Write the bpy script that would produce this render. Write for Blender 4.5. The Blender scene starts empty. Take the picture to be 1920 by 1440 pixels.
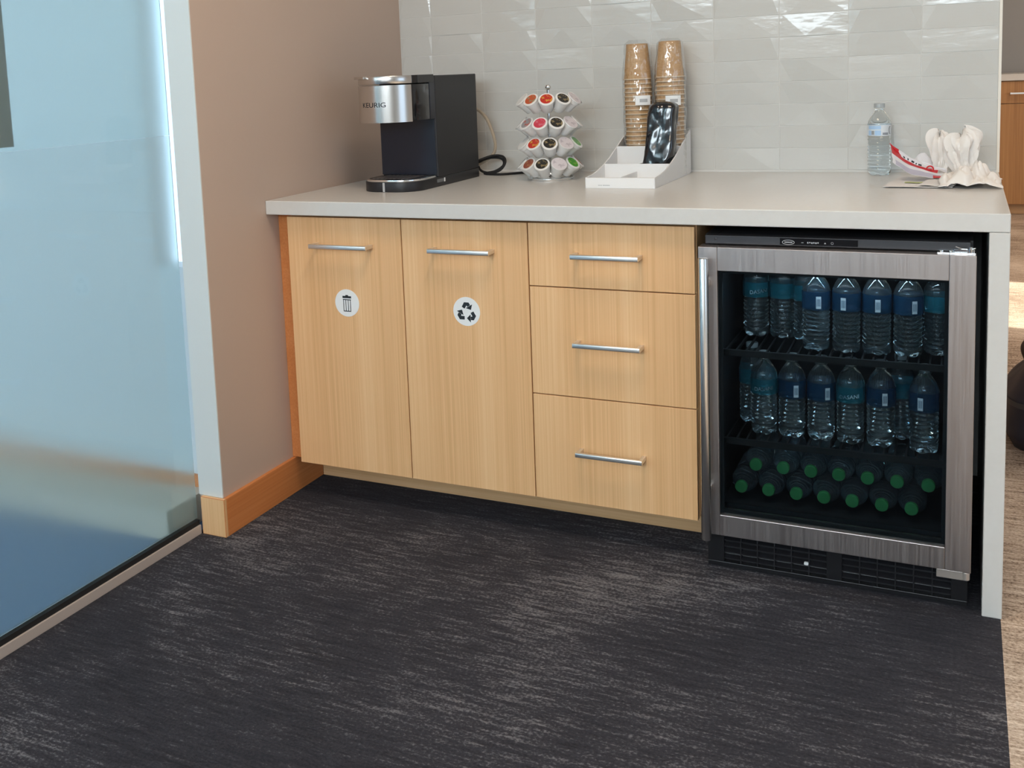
import bpy, bmesh, math, random
from mathutils import Vector, Matrix, noise, Quaternion
random.seed(7)
SC = bpy.context.scene
COL = SC.collection
PI = math.pi

# ------------------------------------------------------------------ camera
cam_d = bpy.data.cameras.new('camera')
cam = bpy.data.objects.new('camera', cam_d); COL.objects.link(cam); SC.camera = cam
CYAW, CPIT, CROL, CF, CPX, CPY = .4649, .1199, -.0426, 1966.875, 824.88, 381.56
_c, _s = math.cos, math.sin
fw = Vector((-_s(CYAW)*_c(CPIT), _c(CYAW)*_c(CPIT), -_s(CPIT)))
rt = Vector((_c(CYAW), _s(CYAW), 0)); up = rt.cross(fw)
r2 = _c(CROL)*rt + _s(CROL)*up; u2 = -_s(CROL)*rt + _c(CROL)*up
M = Matrix((r2, u2, -fw)).transposed().to_4x4(); M.translation = Vector((1.8382, -2.5159, 1.2541))
cam.matrix_world = M
cam_d.sensor_width = 36; cam_d.sensor_fit = 'HORIZONTAL'
cam_d.lens = CF*36/1920
cam_d.shift_x = (960-CPX)/1920; cam_d.shift_y = (CPY-720)/1920
cam_d.clip_start = .05; cam_d.clip_end = 100

# ------------------------------------------------------------------ world, sun, window light, exposure
SC.view_settings.view_transform = 'Standard'; SC.view_settings.look = 'None'
SC.view_settings.exposure = 0.0; SC.view_settings.gamma = 1.0
SC.view_settings.use_curve_mapping = False
W = bpy.data.worlds.new('sky'); SC.world = W; W.use_nodes = True
W.node_tree.nodes['Background'].inputs[0].default_value = (.62, .80, 1, 1)
W.node_tree.nodes['Background'].inputs[1].default_value = 2.2
def area(name, loc, rot, sx, sy, power, col):
    l = bpy.data.lights.new(name, 'AREA'); l.shape = 'RECTANGLE'; l.size = sx; l.size_y = sy
    l.energy = power; l.color = col
    o = bpy.data.objects.new(name, l); COL.objects.link(o); o.location = loc; o.rotation_euler = rot
    return o
area('daylight_front_window', (1.55, -5.97, 2.275), (PI/2, 0, 0), 2.9, .75, 108, (.82, .94, 1))
area('daylight_side_room_window', (-2.0, -5.97, 2.275), (PI/2, 0, 0), 3.0, .75, 168, (.72, .88, 1))
area('daylight_right_window', (5.45, 3.41, 1.6), (0, PI/2, 0), 1.4, 1.1, 50, (1, .84, .68))
for n, (x, y) in enumerate(((1.2, -.9), (1.2, -3.6), (3.2, 2.6), (3.2, 5.2))):
    area('ceiling_panel', (x, y, 2.735), (0, 0, 0), .6, .6, 23, (1, .80, .61))
sun = bpy.data.lights.new('sun', 'SUN'); sun.energy = 9; sun.angle = .01; sun.color = (1, .97, .84)
so = bpy.data.objects.new('sun', sun); COL.objects.link(so)
so.rotation_euler = Vector((-1, 0, -.62)).to_track_quat('-Z', 'Y').to_euler()
so.location = (8, 3.4, 4)
SC.cycles.max_bounces = 10; SC.cycles.transmission_bounces = 7; SC.cycles.transparent_max_bounces = 12
SC.cycles.diffuse_bounces = 3; SC.cycles.glossy_bounces = 3
SC.cycles.sample_clamp_indirect = 6; SC.cycles.adaptive_threshold = .02

# ------------------------------------------------------------------ materials
MATS = {}
def nt(name):
    m = bpy.data.materials.new(name); m.use_nodes = True; MATS[name] = m
    t = m.node_tree; return m, t, t.nodes['Principled BSDF'], t.links
def P(name, col, rough=.5, metal=0, **k):
    m, t, b, L = nt(name)
    b.inputs['Base Color'].default_value = (*col, 1); b.inputs['Roughness'].default_value = rough
    b.inputs['Metallic'].default_value = metal
    for kk, v in k.items(): b.inputs[kk.replace('_', ' ')].default_value = v
    return m
def node(t, kind, **k):
    n = t.nodes.new(kind)
    for kk, v in k.items(): setattr(n, kk, v)
    return n
def coords(t, L, scale, kind='Object', rot=(0, 0, 0)):
    tc = node(t, 'ShaderNodeTexCoord'); mp = node(t, 'ShaderNodeMapping')
    mp.inputs['Scale'].default_value = scale; mp.inputs['Rotation'].default_value = rot
    L.new(tc.outputs[kind], mp.inputs[0]); return mp.outputs[0]
def ntex(t, L, vec, scale=1, detail=3, rough=.5):
    n = node(t, 'ShaderNodeTexNoise'); n.inputs['Scale'].default_value = scale
    n.inputs['Detail'].default_value = detail; n.inputs['Roughness'].default_value = rough
    L.new(vec, n.inputs['Vector']); return n.outputs['Fac']
def ramp(t, L, fac, stops):
    r = node(t, 'ShaderNodeValToRGB'); e = r.color_ramp.elements
    while len(e) < len(stops): e.new(.5)
    for q, (p, c) in zip(e, stops): q.position = p; q.color = (*c, 1) if len(c) == 3 else c
    L.new(fac, r.inputs[0]); return r.outputs[0]
def mixc(t, L, fac, a, b, mode='MIX'):
    m = node(t, 'ShaderNodeMix', data_type='RGBA', blend_type=mode)
    for s, v in ((0, fac), (6, a), (7, b)):
        if hasattr(v, 'is_output'): L.new(v, m.inputs[s])
        else: m.inputs[s].default_value = v if s == 0 else (*v, 1)
    return m.outputs[2]
def mth(t, L, op, a, b):
    m = node(t, 'ShaderNodeMath', operation=op)
    for i, v in enumerate((a, b)):
        if hasattr(v, 'is_output'): L.new(v, m.inputs[i])
        else: m.inputs[i].default_value = v
    return m.outputs[0]
def bump(t, L, b, h, strength=.3, dist=.002):
    n = node(t, 'ShaderNodeBump'); n.inputs['Strength'].default_value = strength; n.inputs['Distance'].default_value = dist
    L.new(h, n.inputs['Height']); L.new(n.outputs[0], b.inputs['Normal'])

def carpet(name, dark, mid, light, bias):
    m, t, b, L = nt(name)
    streak = ntex(t, L, coords(t, L, (7, 70, 1)), 1, 4, .65)
    streak2 = ntex(t, L, coords(t, L, (16, 95, 1)), 1, 3, .6)
    fib = ntex(t, L, coords(t, L, (135, 175, 1)), 1, 3, .65)
    patch = ntex(t, L, coords(t, L, (1.3, 1.6, 1)), 1, 4, .6)
    s = mth(t, L, 'ADD', mth(t, L, 'MULTIPLY', streak, .34), mth(t, L, 'MULTIPLY', streak2, .24))
    s = mth(t, L, 'ADD', s, mth(t, L, 'MULTIPLY', fib, .42))
    s = mth(t, L, 'ADD', s, mth(t, L, 'MULTIPLY', mth(t, L, 'SUBTRACT', patch, .5), .40))
    c = ramp(t, L, s, ((bias-.10, dark), (bias+.03, mid), (bias+.15, light)))
    L.new(c, b.inputs['Base Color']); b.inputs['Roughness'].default_value = .95
    b.inputs['Specular IOR Level'].default_value = .15
    bump(t, L, b, mth(t, L, 'ADD', fib, streak2), .6, .004)
    return m
carpet('carpet_dark', (.026, .0262, .033), (.046, .0455, .055), (.20, .195, .208), .505)
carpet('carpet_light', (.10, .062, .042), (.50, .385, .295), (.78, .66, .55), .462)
P('carpet_blue', (.10, .19, .34), .95)

def wood(name, a, bcol, c, axis='z', fine=1.0):
    m, t, b, L = nt(name)
    sc = {'z': (150*fine, 150*fine, 1.6), 'y': (150*fine, 1.6, 150*fine), 'x': (1.6, 150*fine, 150*fine)}[axis]
    sc2 = {'z': (18, 18, .5), 'y': (18, .5, 18), 'x': (.5, 18, 18)}[axis]
    g = ntex(t, L, coords(t, L, sc), 1, 3, .6); g2 = ntex(t, L, coords(t, L, sc2), 1, 2, .5)
    f = mth(t, L, 'ADD', mth(t, L, 'MULTIPLY', g, .62), mth(t, L, 'MULTIPLY', g2, .38))
    L.new(ramp(t, L, f, ((.33, a), (.5, bcol), (.66, c))), b.inputs['Base Color'])
    b.inputs['Roughness'].default_value = .42
    bump(t, L, b, g, .08, .001)
    return m
wood('oak', (.71, .40, .18), (.81, .48, .235), (.87, .55, .29), 'z', 2.2)
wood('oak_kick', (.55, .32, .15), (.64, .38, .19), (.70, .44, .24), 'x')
wood('oak_shaded', (.58, .19, .055), (.64, .23, .07), (.70, .28, .10), 'y')  # redder oak with shade and warm reflected light put into the colour
wood('oak_far', (.34, .16, .055), (.44, .22, .08), (.52, .28, .11))

def paint(name, col, rough=.6, sc=120):
    m, t, b, L = nt(name)
    n = ntex(t, L, coords(t, L, (sc,)*3), 1, 2)
    b.inputs['Base Color'].default_value = (*col, 1); b.inputs['Roughness'].default_value = rough
    bump(t, L, b, n, .06, .001); return m
paint('wall_paint', (.545, .42, .345)); paint('end_pale', (.72, .75, .735), .4); paint('wall_white', (.72, .74, .75)); paint('wall_grey', (.34, .345, .35))
paint('ceiling_paint', (.80, .79, .77))
paint('prop', (.66, .56, .46)); paint('edge_trim', (.80, .75, .66), .4)
m, t, b, L = nt('tile_glaze')
tc = node(t, 'ShaderNodeObjectInfo')
v = ramp(t, L, tc.outputs['Random'], ((0, (.575, .575, .55)), (1, (.60, .60, .575))))
L.new(v, b.inputs['Base Color']); b.inputs['Roughness'].default_value = .13; b.inputs['Specular IOR Level'].default_value = .5
n1 = ntex(t, L, coords(t, L, (14, 1, 55), 'Generated'), .35, 3, .6)
w1 = node(t, 'ShaderNodeNewGeometry'); mp = node(t, 'ShaderNodeMapping'); mp.inputs['Scale'].default_value = (9, 9, 26)
L.new(w1.outputs['Position'], mp.inputs[0]); n1 = ntex(t, L, mp.outputs[0], 1, 3, .55)
bump(t, L, b, n1, .22, .006)
P('grout', (.68, .675, .65), .7)
m, t, b, L = nt('quartz')
L.new(ramp(t, L, ntex(t, L, coords(t, L, (60,)*3), 1, 4), ((.3, (.645, .628, .60)), (.7, (.665, .648, .62)))), b.inputs['Base Color'])
b.inputs['Roughness'].default_value = .28
def steel(name, col, rough, axis=(4, 4, 300)):
    m, t, b, L = nt(name)
    g = ntex(t, L, coords(t, L, axis), 1, 3)
    b.inputs['Base Color'].default_value = (*col, 1); b.inputs['Metallic'].default_value = 1
    L.new(ramp(t, L, g, ((.3, (rough-.06,)*3), (.7, (rough+.06,)*3))), b.inputs['Roughness'])
    return m
steel('steel', (.43, .39, .38), .40, (300, 4, 4)); P('steel_bright', (.62, .60, .58), .23, 1)
P('nickel', (.80, .80, .79), .40, 1)
P('chrome', (.82, .83, .84), .08, 1)
P('aluminium', (.55, .47, .42), .55, .2)
P('black_plastic', (.012, .012, .014), .35); P('black_gloss', (.008, .008, .010), .12)
P('black_satin', (.012, .012, .015), .45); P('charcoal', (.035, .036, .042), .4)
P('navy_gloss', (.012, .016, .028), .16)
P('liner', (.012, .013, .016), .5); P('rubber', (.006, .006, .007), .7)
P('white_plastic', (.82, .82, .82), .35); P('white_print', (.85, .86, .86), .5)
P('ink', (.012, .02, .026), .6); P('grey_print', (.45, .46, .47), .5); P('dim_print', (.16, .17, .18), .5)
P('pod_white', (.78, .77, .75), .45); P('pod_lilac', (.66, .60, .62), .35)
def twotone(name, a, bcol, scale=90):
    m, t, b, L = nt(name)
    n = ntex(t, L, coords(t, L, (scale,)*3), 1, 2)
    L.new(ramp(t, L, n, ((.54, a), (.60, bcol))), b.inputs['Base Color']); b.inputs['Roughness'].default_value = .3
twotone('print_red', (.50, .03, .02), (.60, .30, .05)); twotone('print_orange', (.50, .09, .03), (.30, .26, .16))
twotone('print_pink', (.58, .05, .08), (.60, .16, .20)); twotone('print_dark', (.02, .018, .015), (.26, .20, .10))
twotone('print_green', (.05, .30, .02), (.22, .42, .06)); twotone('print_brown', (.30, .08, .05), (.40, .20, .10))
twotone('print_greyred', (.30, .30, .32), (.48, .08, .05)); twotone('print_lilac', (.66, .60, .62), (.50, .44, .47), 60)
m, t, b, L = nt('kraft')
g = ntex(t, L, coords(t, L, (60, 60, 300)), 1, 3)
L.new(ramp(t, L, g, ((.3, (.46, .27, .12)), (.7, (.56, .35, .17)))), b.inputs['Base Color']); b.inputs['Roughness'].default_value = .7
P('kraft_rim', (.72, .58, .42), .6)
def film(name, tint, gloss, rough=.06, ior=1.45):
    m, t, b, L = nt(name); t.nodes.remove(b)
    tr = node(t, 'ShaderNodeBsdfTransparent'); tr.inputs[0].default_value = (*tint, 1)
    gl = node(t, 'ShaderNodeBsdfGlossy'); gl.inputs['Roughness'].default_value = rough
    lw = node(t, 'ShaderNodeFresnel'); lw.inputs[0].default_value = ior
    geo = node(t, 'ShaderNodeNewGeometry')
    f = mth(t, L, 'MULTIPLY', mth(t, L, 'MULTIPLY', lw.outputs[0], gloss), mth(t, L, 'SUBTRACT', 1, geo.outputs['Backfacing'])); mx = node(t, 'ShaderNodeMixShader')
    L.new(f, mx.inputs[0]); L.new(tr.outputs[0], mx.inputs[1]); L.new(gl.outputs[0], mx.inputs[2])
    L.new(mx.outputs[0], t.nodes['Material Output'].inputs[0]); return m
film('bag_film', (.95, .95, .95), 3.2, .07); film('fridge_glass', (.68, .75, .78), .8, .02)
film('clear_glass', (.95, .98, .98), 1, .02)
P('frost', (.80, .93, .95), .42, 0, Transmission_Weight=.88, IOR=1.12)
P('frost_low', (.78, .89, .91), .38, 0, Transmission_Weight=.86, IOR=1.12)
P('water', (.84, .95, 1), .02, 0, Transmission_Weight=.975, IOR=1.26, Coat_Weight=.8, Coat_Roughness=.02)
P('water_clear', (.93, .97, .98), .01, 0, Transmission_Weight=1, IOR=1.16, Coat_Weight=.6, Coat_Roughness=.02)
P('pet', (.96, .98, 1), .04, 0, Transmission_Weight=1, IOR=1.12)
def label_mat(name, col, fac):
    m, t, b, L = nt(name); b.inputs['Base Color'].default_value = (*col, 1); b.inputs['Roughness'].default_value = .3
    tr = node(t, 'ShaderNodeBsdfTransparent'); tr.inputs[0].default_value = (*[min(1, c*1.5+.2) for c in col], 1)
    mx = node(t, 'ShaderNodeMixShader'); mx.inputs[0].default_value = fac
    L.new(tr.outputs[0], mx.inputs[1]); L.new(b.outputs[0], mx.inputs[2]); L.new(mx.outputs[0], t.nodes['Material Output'].inputs[0])
label_mat('label_teal', (.03, .24, .31), .38); label_mat('label_blue', (.025, .10, .20), .32)
P('label_light', (.40, .58, .80), .4); P('label_pale', (.72, .76, .80), .4)
P('cap_green', (.03, .20, .06), .4); P('cap_clear', (.60, .64, .66), .3, 0, Transmission_Weight=.5)
P('red_print', (.55, .02, .03), .35); P('wrap_white', (.74, .73, .76), .35); P('wrap_lilac', (.50, .48, .58), .4); P('wrap_green', (.45, .48, .16), .5)
P('paper', (.78, .75, .73), .7)
P('tissue', (.84, .80, .76), .85, 0, Subsurface_Weight=0)
P('hose_clear', (.62, .52, .40), .25, 0, Transmission_Weight=.35); P('navy_nylon', (.010, .013, .026), .45)
P('leather', (.06, .035, .025), .5); P('screen_dark', (.003, .004, .010), .4)
m = P('black_bag', (.006, .006, .008), .11, 0, Specular_IOR_Level=.8)

# ------------------------------------------------------------------ mesh helpers
ORG = {}
class MB:
    def __init__(s): s.v = []; s.f = []; s.mi = []; s.cur = 0
    def add(s, vs, fs):
        o = len(s.v); s.v += [tuple(q) for q in vs]
        for f in fs: s.f.append(tuple(i+o for i in f)); s.mi.append(s.cur)
        return s
    def mat(s, i): s.cur = i; return s
    def box(s, x0, x1, y0, y1, z0, z1):
        return s.add([(x0,y0,z0),(x1,y0,z0),(x1,y1,z0),(x0,y1,z0),(x0,y0,z1),(x1,y0,z1),(x1,y1,z1),(x0,y1,z1)],
            [(0,3,2,1),(4,5,6,7),(0,1,5,4),(1,2,6,5),(2,3,7,6),(3,0,4,7)])
    def prism(s, pts, axis, a, b):
        """polygon pts (2D) extruded along axis from a to b"""
        n = len(pts)
        def mk(p, h): return {'x': (h, p[0], p[1]), 'y': (p[0], h, p[1]), 'z': (p[0], p[1], h)}[axis]
        return s.add([mk(p, a) for p in pts] + [mk(p, b) for p in pts],
            [tuple(range(n))[::-1], tuple(range(n, 2*n))] + [(i, (i+1) % n, n+(i+1) % n, n+i) for i in range(n)])
    def lathe(s, prof, n=24, c=(0, 0, 0), axis='z', cap=True):
        def mk(r, a, h):
            x, y = r*math.cos(a), r*math.sin(a)
            return {'z': (c[0]+x, c[1]+y, c[2]+h), 'y': (c[0]+x, c[1]+h, c[2]+y), 'x': (c[0]+h, c[1]+x, c[2]+y)}[axis]
        vs = [mk(r, 2*PI*i/n, h) for r, h in prof for i in range(n)]
        fs = [(j*n+i, j*n+(i+1) % n, (j+1)*n+(i+1) % n, (j+1)*n+i) for j in range(len(prof)-1) for i in range(n)]
        if cap: fs += [tuple(range(n))[::-1], tuple((len(prof)-1)*n+i for i in range(n))]
        return s.add(vs, fs)
    def cyl(s, c, r, h0, h1, axis='z', n=20): return s.lathe([(r, h0), (r, h1)], n, c, axis)
    def tube(s, path, r, n=8, closed=False):
        path = [Vector(p) for p in path]; N = len(path); vs = []; prev = None
        for i, p in enumerate(path):
            a = path[(i-1) % N] if (closed or i) else p; b = path[(i+1) % N] if (closed or i < N-1) else p
            d = (b-a).normalized()
            if prev is None:
                u = d.cross(Vector((0, 0, 1)));  u = d.cross(Vector((1, 0, 0))) if u.length < .1 else u
            else: u = prev - d*prev.dot(d)
            u.normalize(); prev = u; w = d.cross(u); rr = r[i] if isinstance(r, (list, tuple)) else r
            vs += [p + (u*math.cos(2*PI*k/n) + w*math.sin(2*PI*k/n))*rr for k in range(n)]
        fs = [(j*n+i, j*n+(i+1) % n, ((j+1) % N)*n+(i+1) % n, ((j+1) % N)*n+i) for j in range(N if closed else N-1) for i in range(n)]
        if not closed: fs += [tuple(range(n))[::-1], tuple((N-1)*n+i for i in range(n))]
        return s.add(vs, fs)
    def grid(s, fn, nu, nv):
        vs = [fn(i/nu, j/nv) for j in range(nv+1) for i in range(nu+1)]
        return s.add(vs, [(j*(nu+1)+i, j*(nu+1)+i+1, (j+1)*(nu+1)+i+1, (j+1)*(nu+1)+i) for j in range(nv) for i in range(nu)])
    def build(s, name, mats, parent=None, bevel=0, seg=2, smooth=False, solid=0):
        org = ORG.get(parent, Vector((0, 0, 0))) if parent else Vector((0, 0, 0))
        me = bpy.data.meshes.new(name)
        me.from_pydata([(x-org.x, y-org.y, z-org.z) for x, y, z in s.v], [], s.f)
        mats = mats if isinstance(mats, (list, tuple)) else [mats]
        for q in mats: me.materials.append(MATS[q])
        me.polygons.foreach_set('material_index', s.mi)
        bm = bmesh.new(); bm.from_mesh(me)
        bmesh.ops.recalc_face_normals(bm, faces=bm.faces)
        if bevel:
            es = [e for e in bm.edges if len(e.link_faces) == 2 and e.calc_face_angle(0) > .6]
            bmesh.ops.bevel(bm, geom=es, offset=bevel, segments=seg, profile=.5, affect='EDGES', clamp_overlap=True)
        if smooth:
            for f in bm.faces: f.smooth = True
            for e in bm.edges:
                if len(e.link_faces) == 2 and e.calc_face_angle(0) > .7: e.smooth = False
        bm.to_mesh(me); bm.free()
        o = bpy.data.objects.new(name, me); COL.objects.link(o)
        if parent: o.parent = parent; ORG[o] = org
        if solid:
            md = o.modifiers.new('thickness', 'SOLIDIFY'); md.thickness = solid; md.offset = 0
        return o
def tag(o, label=None, cat=None, group=None, kind=None):
    for k, v in (('label', label), ('category', cat), ('group', group), ('kind', kind)):
        if v: o[k] = v
    return o
def thing(name, label, cat, loc=(0, 0, 0), group=None):
    o = bpy.data.objects.new(name, None); COL.objects.link(o); o.location = loc; o.empty_display_size = .05
    ORG[o] = Vector(loc); return tag(o, label, cat, group)
def struct(o, label=None, cat=None): return tag(o, label, cat, None, 'structure')
def copy_tree(o, parent=None):
    c = o.copy(); COL.objects.link(c); c.parent = parent
    for ch in o.children: copy_tree(ch, c)
    return c
def rrect(x0, x1, y0, y1, r, n=6, corners=(1, 1, 1, 1)):
    pts = []
    for k, (cx, cy, a0) in enumerate(((x1-r, y1-r, 0), (x0+r, y1-r, PI/2), (x0+r, y0+r, PI), (x1-r, y0+r, 1.5*PI))):
        if corners[k]: pts += [(cx+r*math.cos(a0+PI/2*i/n), cy+r*math.sin(a0+PI/2*i/n)) for i in range(n+1)]
        else: pts.append(((x1, y1), (x0, y1), (x0, y0), (x1, y0))[k])
    return pts
def text_mb(txt, size, fn, extrude=.0003):
    """font outline as mesh, every vertex mapped by fn(u, v, depth); u centred"""
    cu = bpy.data.curves.new('lettering', 'FONT'); cu.body = txt; cu.size = size; cu.extrude = extrude
    cu.align_x = 'CENTER'; cu.resolution_u = 3
    ob = bpy.data.objects.new('lettering', cu); COL.objects.link(ob)
    me = bpy.data.meshes.new_from_object(ob.evaluated_get(bpy.context.evaluated_depsgraph_get()))
    mb = MB(); mb.add([fn(*q.co) for q in me.vertices], [tuple(p.vertices) for p in me.polygons])
    bpy.data.objects.remove(ob); bpy.data.curves.remove(cu); bpy.data.meshes.remove(me); return mb
ORD = ['first', 'second', 'third', 'fourth', 'fifth', 'sixth', 'seventh', 'eighth', 'ninth', 'tenth', 'eleventh', 'twelfth',
       'thirteenth', 'fourteenth', 'fifteenth', 'sixteenth', 'seventeenth', 'eighteenth', 'nineteenth', 'twentieth',
       'twenty-first', 'twenty-second', 'twenty-third', 'twenty-fourth', 'twenty-fifth']

# ------------------------------------------------------------------ room shell
ZC, YB, XR = .914, .884, 1.9331        # counter height, tile face, counter right end
CEIL = 2.75
struct(MB().box(-.09, 1.931, -6, .95, -.1, 0).build('floor', 'carpet_dark'), 'dark charcoal streaked carpet in front of the cabinets', 'floor')
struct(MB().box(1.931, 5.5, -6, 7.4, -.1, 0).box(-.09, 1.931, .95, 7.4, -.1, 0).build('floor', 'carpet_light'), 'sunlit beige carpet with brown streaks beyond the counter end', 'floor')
struct(MB().box(-4, -.09, -6, -.1, -.1, 0).build('floor', 'carpet_blue'), 'blue carpet seen through the frosted glass', 'floor')
struct(MB().box(-.083, 5.5, -.1, 7.4, CEIL, CEIL+.1).box(-4, 5.5, -6, -.1, CEIL, CEIL+.1).build('ceiling', 'ceiling_paint'), 'white ceiling', 'ceiling')
struct(MB().box(-.083, 0, -.2836, -.2796, .1105, CEIL).build('trim_5', 'end_pale'), 'paler end of the beige wall', 'trim')  # wall end coloured paler and cooler than the wall side
struct(MB().box(-.083, 0, -.2796, 7.4, 0, CEIL).build('wall_left', 'wall_paint'), 'beige painted wall beside the coffee maker', 'wall')
struct(MB().box(-.083, 5.5, 7.4, 7.5, 0, CEIL).build('wall_far', 'wall_grey'), 'grey wall behind the distant cabinet', 'wall')
struct(MB().box(-4, -.275, -.18, -.1, 0, CEIL).box(-.168, -.0835, -.18, -.1, 0, CEIL).box(-.275, -.168, -.18, -.1, 0, .74).box(-.275, -.168, -.18, -.1, 2.6, CEIL).build('wall_side_room', 'wall_white'), 'white wall behind the frosted glass', 'wall')
struct(MB().box(-4.1, -4, -6, .1, 0, CEIL).build('wall_side_room_end', 'wall_white'), 'white end wall of the room behind the glass', 'wall')
wf = MB().box(-4, 5.5, -6.1, -6, 0, 1.9).box(-4, 5.5, -6.1, -6, 2.65, CEIL)
for a, c in ((-4, -3.5), (-.5, .1), (3.0, 5.5)): wf.box(a, c, -6.1, -6, 1.9, 2.65)
struct(wf.build('wall_front', 'wall_white'), 'white window wall behind the viewer', 'wall')
wr = MB().box(5.5, 5.6, -6, -3.4, 0, CEIL).box(5.5, 5.6, -3.4, -1.0, 0, .6).box(5.5, 5.6, -3.4, -1.0, 2.2, CEIL).box(5.5, 5.6, -1.0, 2.86, 0, CEIL).box(5.5, 5.6, 3.96, 7.4, 0, CEIL).box(5.5, 5.6, 2.86, 3.96, 0, .85).box(5.5, 5.6, 2.86, 3.96, 2.35, CEIL)
struct(wr.build('wall_right', 'wall_white'), 'white wall with the sunny window openings', 'wall')
# baseboard with returned end; one wood, shaded side and lit end coloured apart
bb = MB().box(0, .012, -.2826, .208, 0, .110).mat(1).box(-.070, .012, -.2946, -.2826, 0, .110)
struct(bb.build('baseboard_left', ['oak_shaded', 'oak'], bevel=.0015), 'orange wooden baseboard along the beige wall', 'baseboard')
struct(MB().box(-4, -.13, -.192, -.18, 0, .12).build('baseboard_side_room', 'oak_shaded'), 'wooden baseboard behind the frosted glass', 'baseboard')

struct(MB().box(-1.5, -.13, -.37, -.193, 0, .085).build('trim_6', 'prop'), 'added beige plinth behind the frosted glass', 'trim')  # invented block; its colour makes the warm band in the frosting
# tiled wall: each tile a raised piece on a grout bed
wb = struct(MB().box(0, 1.927, .8851, 1.01, 0, CEIL).build('wall_back', 'grout'), 'white glazed tile wall above the counter', 'wall')
struct(MB().box(1.927, 1.934, .883, 1.012, .914, CEIL).build('trim_1', 'edge_trim'), 'cream edge trim at the end of the tile wall', 'trim')
struct(MB().box(0, 1.927, .8842, .8851, .914, .9205).build('trim_2', 'grout'), 'caulk joint between counter and tile', 'trim')
TW, TH, TG = .200, .0685, .0016
def tile_mesh(w, var):
    h = TH-TG; d = .0030; R = random.Random(var)
    mb = MB()
    p = w*R.uniform(.28, .72); t1 = w*R.uniform(.03, .20); t2 = w*R.uniform(.72, .98)
    pd = R.choice((.0050, .0036, .0062, .0030)) if var else 0
    apex_up = var % 2 == 1; up_lit = var in (4, 9)
    # face points in (x, z, proud): A B C D corners, T1 T2 on the edge opposite to P; the upper edge stands proud
    if apex_up: pts = [(0, h, 0), (w, h, 0), (w, 0, 0), (0, 0, 0), (t1, 0, 0), (t2, 0, 0), (p, h, pd)]
    else: pts = [(0, 0, 0), (w, 0, 0), (w, h, 0), (0, h, 0), (t1, h, 0 if up_lit else pd), (t2, h, 0 if up_lit else pd), (p, 0, pd*.6 if up_lit else 0)]
    V = [(x, -d-q, z) for x, z, q in pts]; B = [(x, 0, z) for x, z, q in pts]
    ring = [0, 6, 1, 2, 5, 4, 3]
    mb.add(V+B, [(4, 6, 5), (0, 6, 4), (0, 4, 3), (6, 1, 5), (1, 2, 5)] + [(ring[i], ring[(i+1) % 7], ring[(i+1) % 7]+7, ring[i]+7) for i in range(7)])
    o = mb.build('tile', 'tile_glaze', bevel=.0006, seg=1); me = o.data; bpy.data.objects.remove(o); return me
TV = {('full', k): tile_mesh(TW-TG, k) for k in range(12)}
TV.update({('cut', k): tile_mesh(.127-TG, k+20) for k in range(4)})
for r_ in range(16):
    z = .9205 + r_*TH + TG/2
    for c_ in range(10):
        x = .127 + (c_-1)*TW if c_ else .001
        k = random.choice([0, 0, 1, 2, 3, 4, 5, 6, 7, 8, 9, 10, 11])
        me = TV[('full', k)] if c_ else TV[('cut', k % 4)]
        o = bpy.data.objects.new('tile', me); COL.objects.link(o); o.parent = wb
        o.location = (x + TG/2, .8870, z)

# frosted glass partition on a floor track
gp = struct(thing('window_1', 'frosted glass partition in a metal floor track', 'glass partition', (-.09, -2.3, 0)))
MB().box(-.112, -.074, -4.6, -.2946, 0, .026).build('track', 'aluminium', gp, bevel=.001)
MB().box(-.100, -.079, -4.6, -.2946, .026, .040).build('gasket', 'rubber', gp)
MB().box(-.0905, -.0835, -4.6, -.255, .040, 2.72).build('pane', 'clear_glass', gp)
MB().box(-.0945, -.0915, -4.6, -.2885, .041, 1.127).build('frosting', 'frost_low', gp)
MB().box(-.0945, -.0915, -4.6, -.2885, 1.128, 2.72).build('frosting', 'frost', gp)
struct(MB().box(-.12, -.06, -4.7, -4.6, 0, CEIL).box(-.12, -.06, -6, -4.7, 0, CEIL).build('wall_glass_end', 'wall_white'), 'white wall at the near end of the glass', 'wall')
pn = thing('wall_panel', 'dark navy panel behind the upper frosted glass at the far left', 'panel', (-.13, -1.28, 0))
MB().box(-.112, -.100, -1.9, -.805, 1.137, 2.1).build('face', 'screen_dark', pn, bevel=.002)
MB().box(-.122, -.112, -1.88, -.83, 1.16, 2.08).build('backing', 'charcoal', pn)
MB().box(-.150, -.120, -1.30, -1.26, 0, 1.16).build('post', 'charcoal', pn)

# ------------------------------------------------------------------ counter
ct = thing('countertop', 'white quartz countertop with a waterfall end panel', 'countertop', (.97, .44, 0))
MB().box(.0005, XR, 0, .8835, .8727, ZC).build('slab', 'quartz', ct, bevel=.0025)
MB().box(1.8929, XR, 0, .8835, 0, .8724).build('end_panel', 'quartz', ct, bevel=.002)

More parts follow.
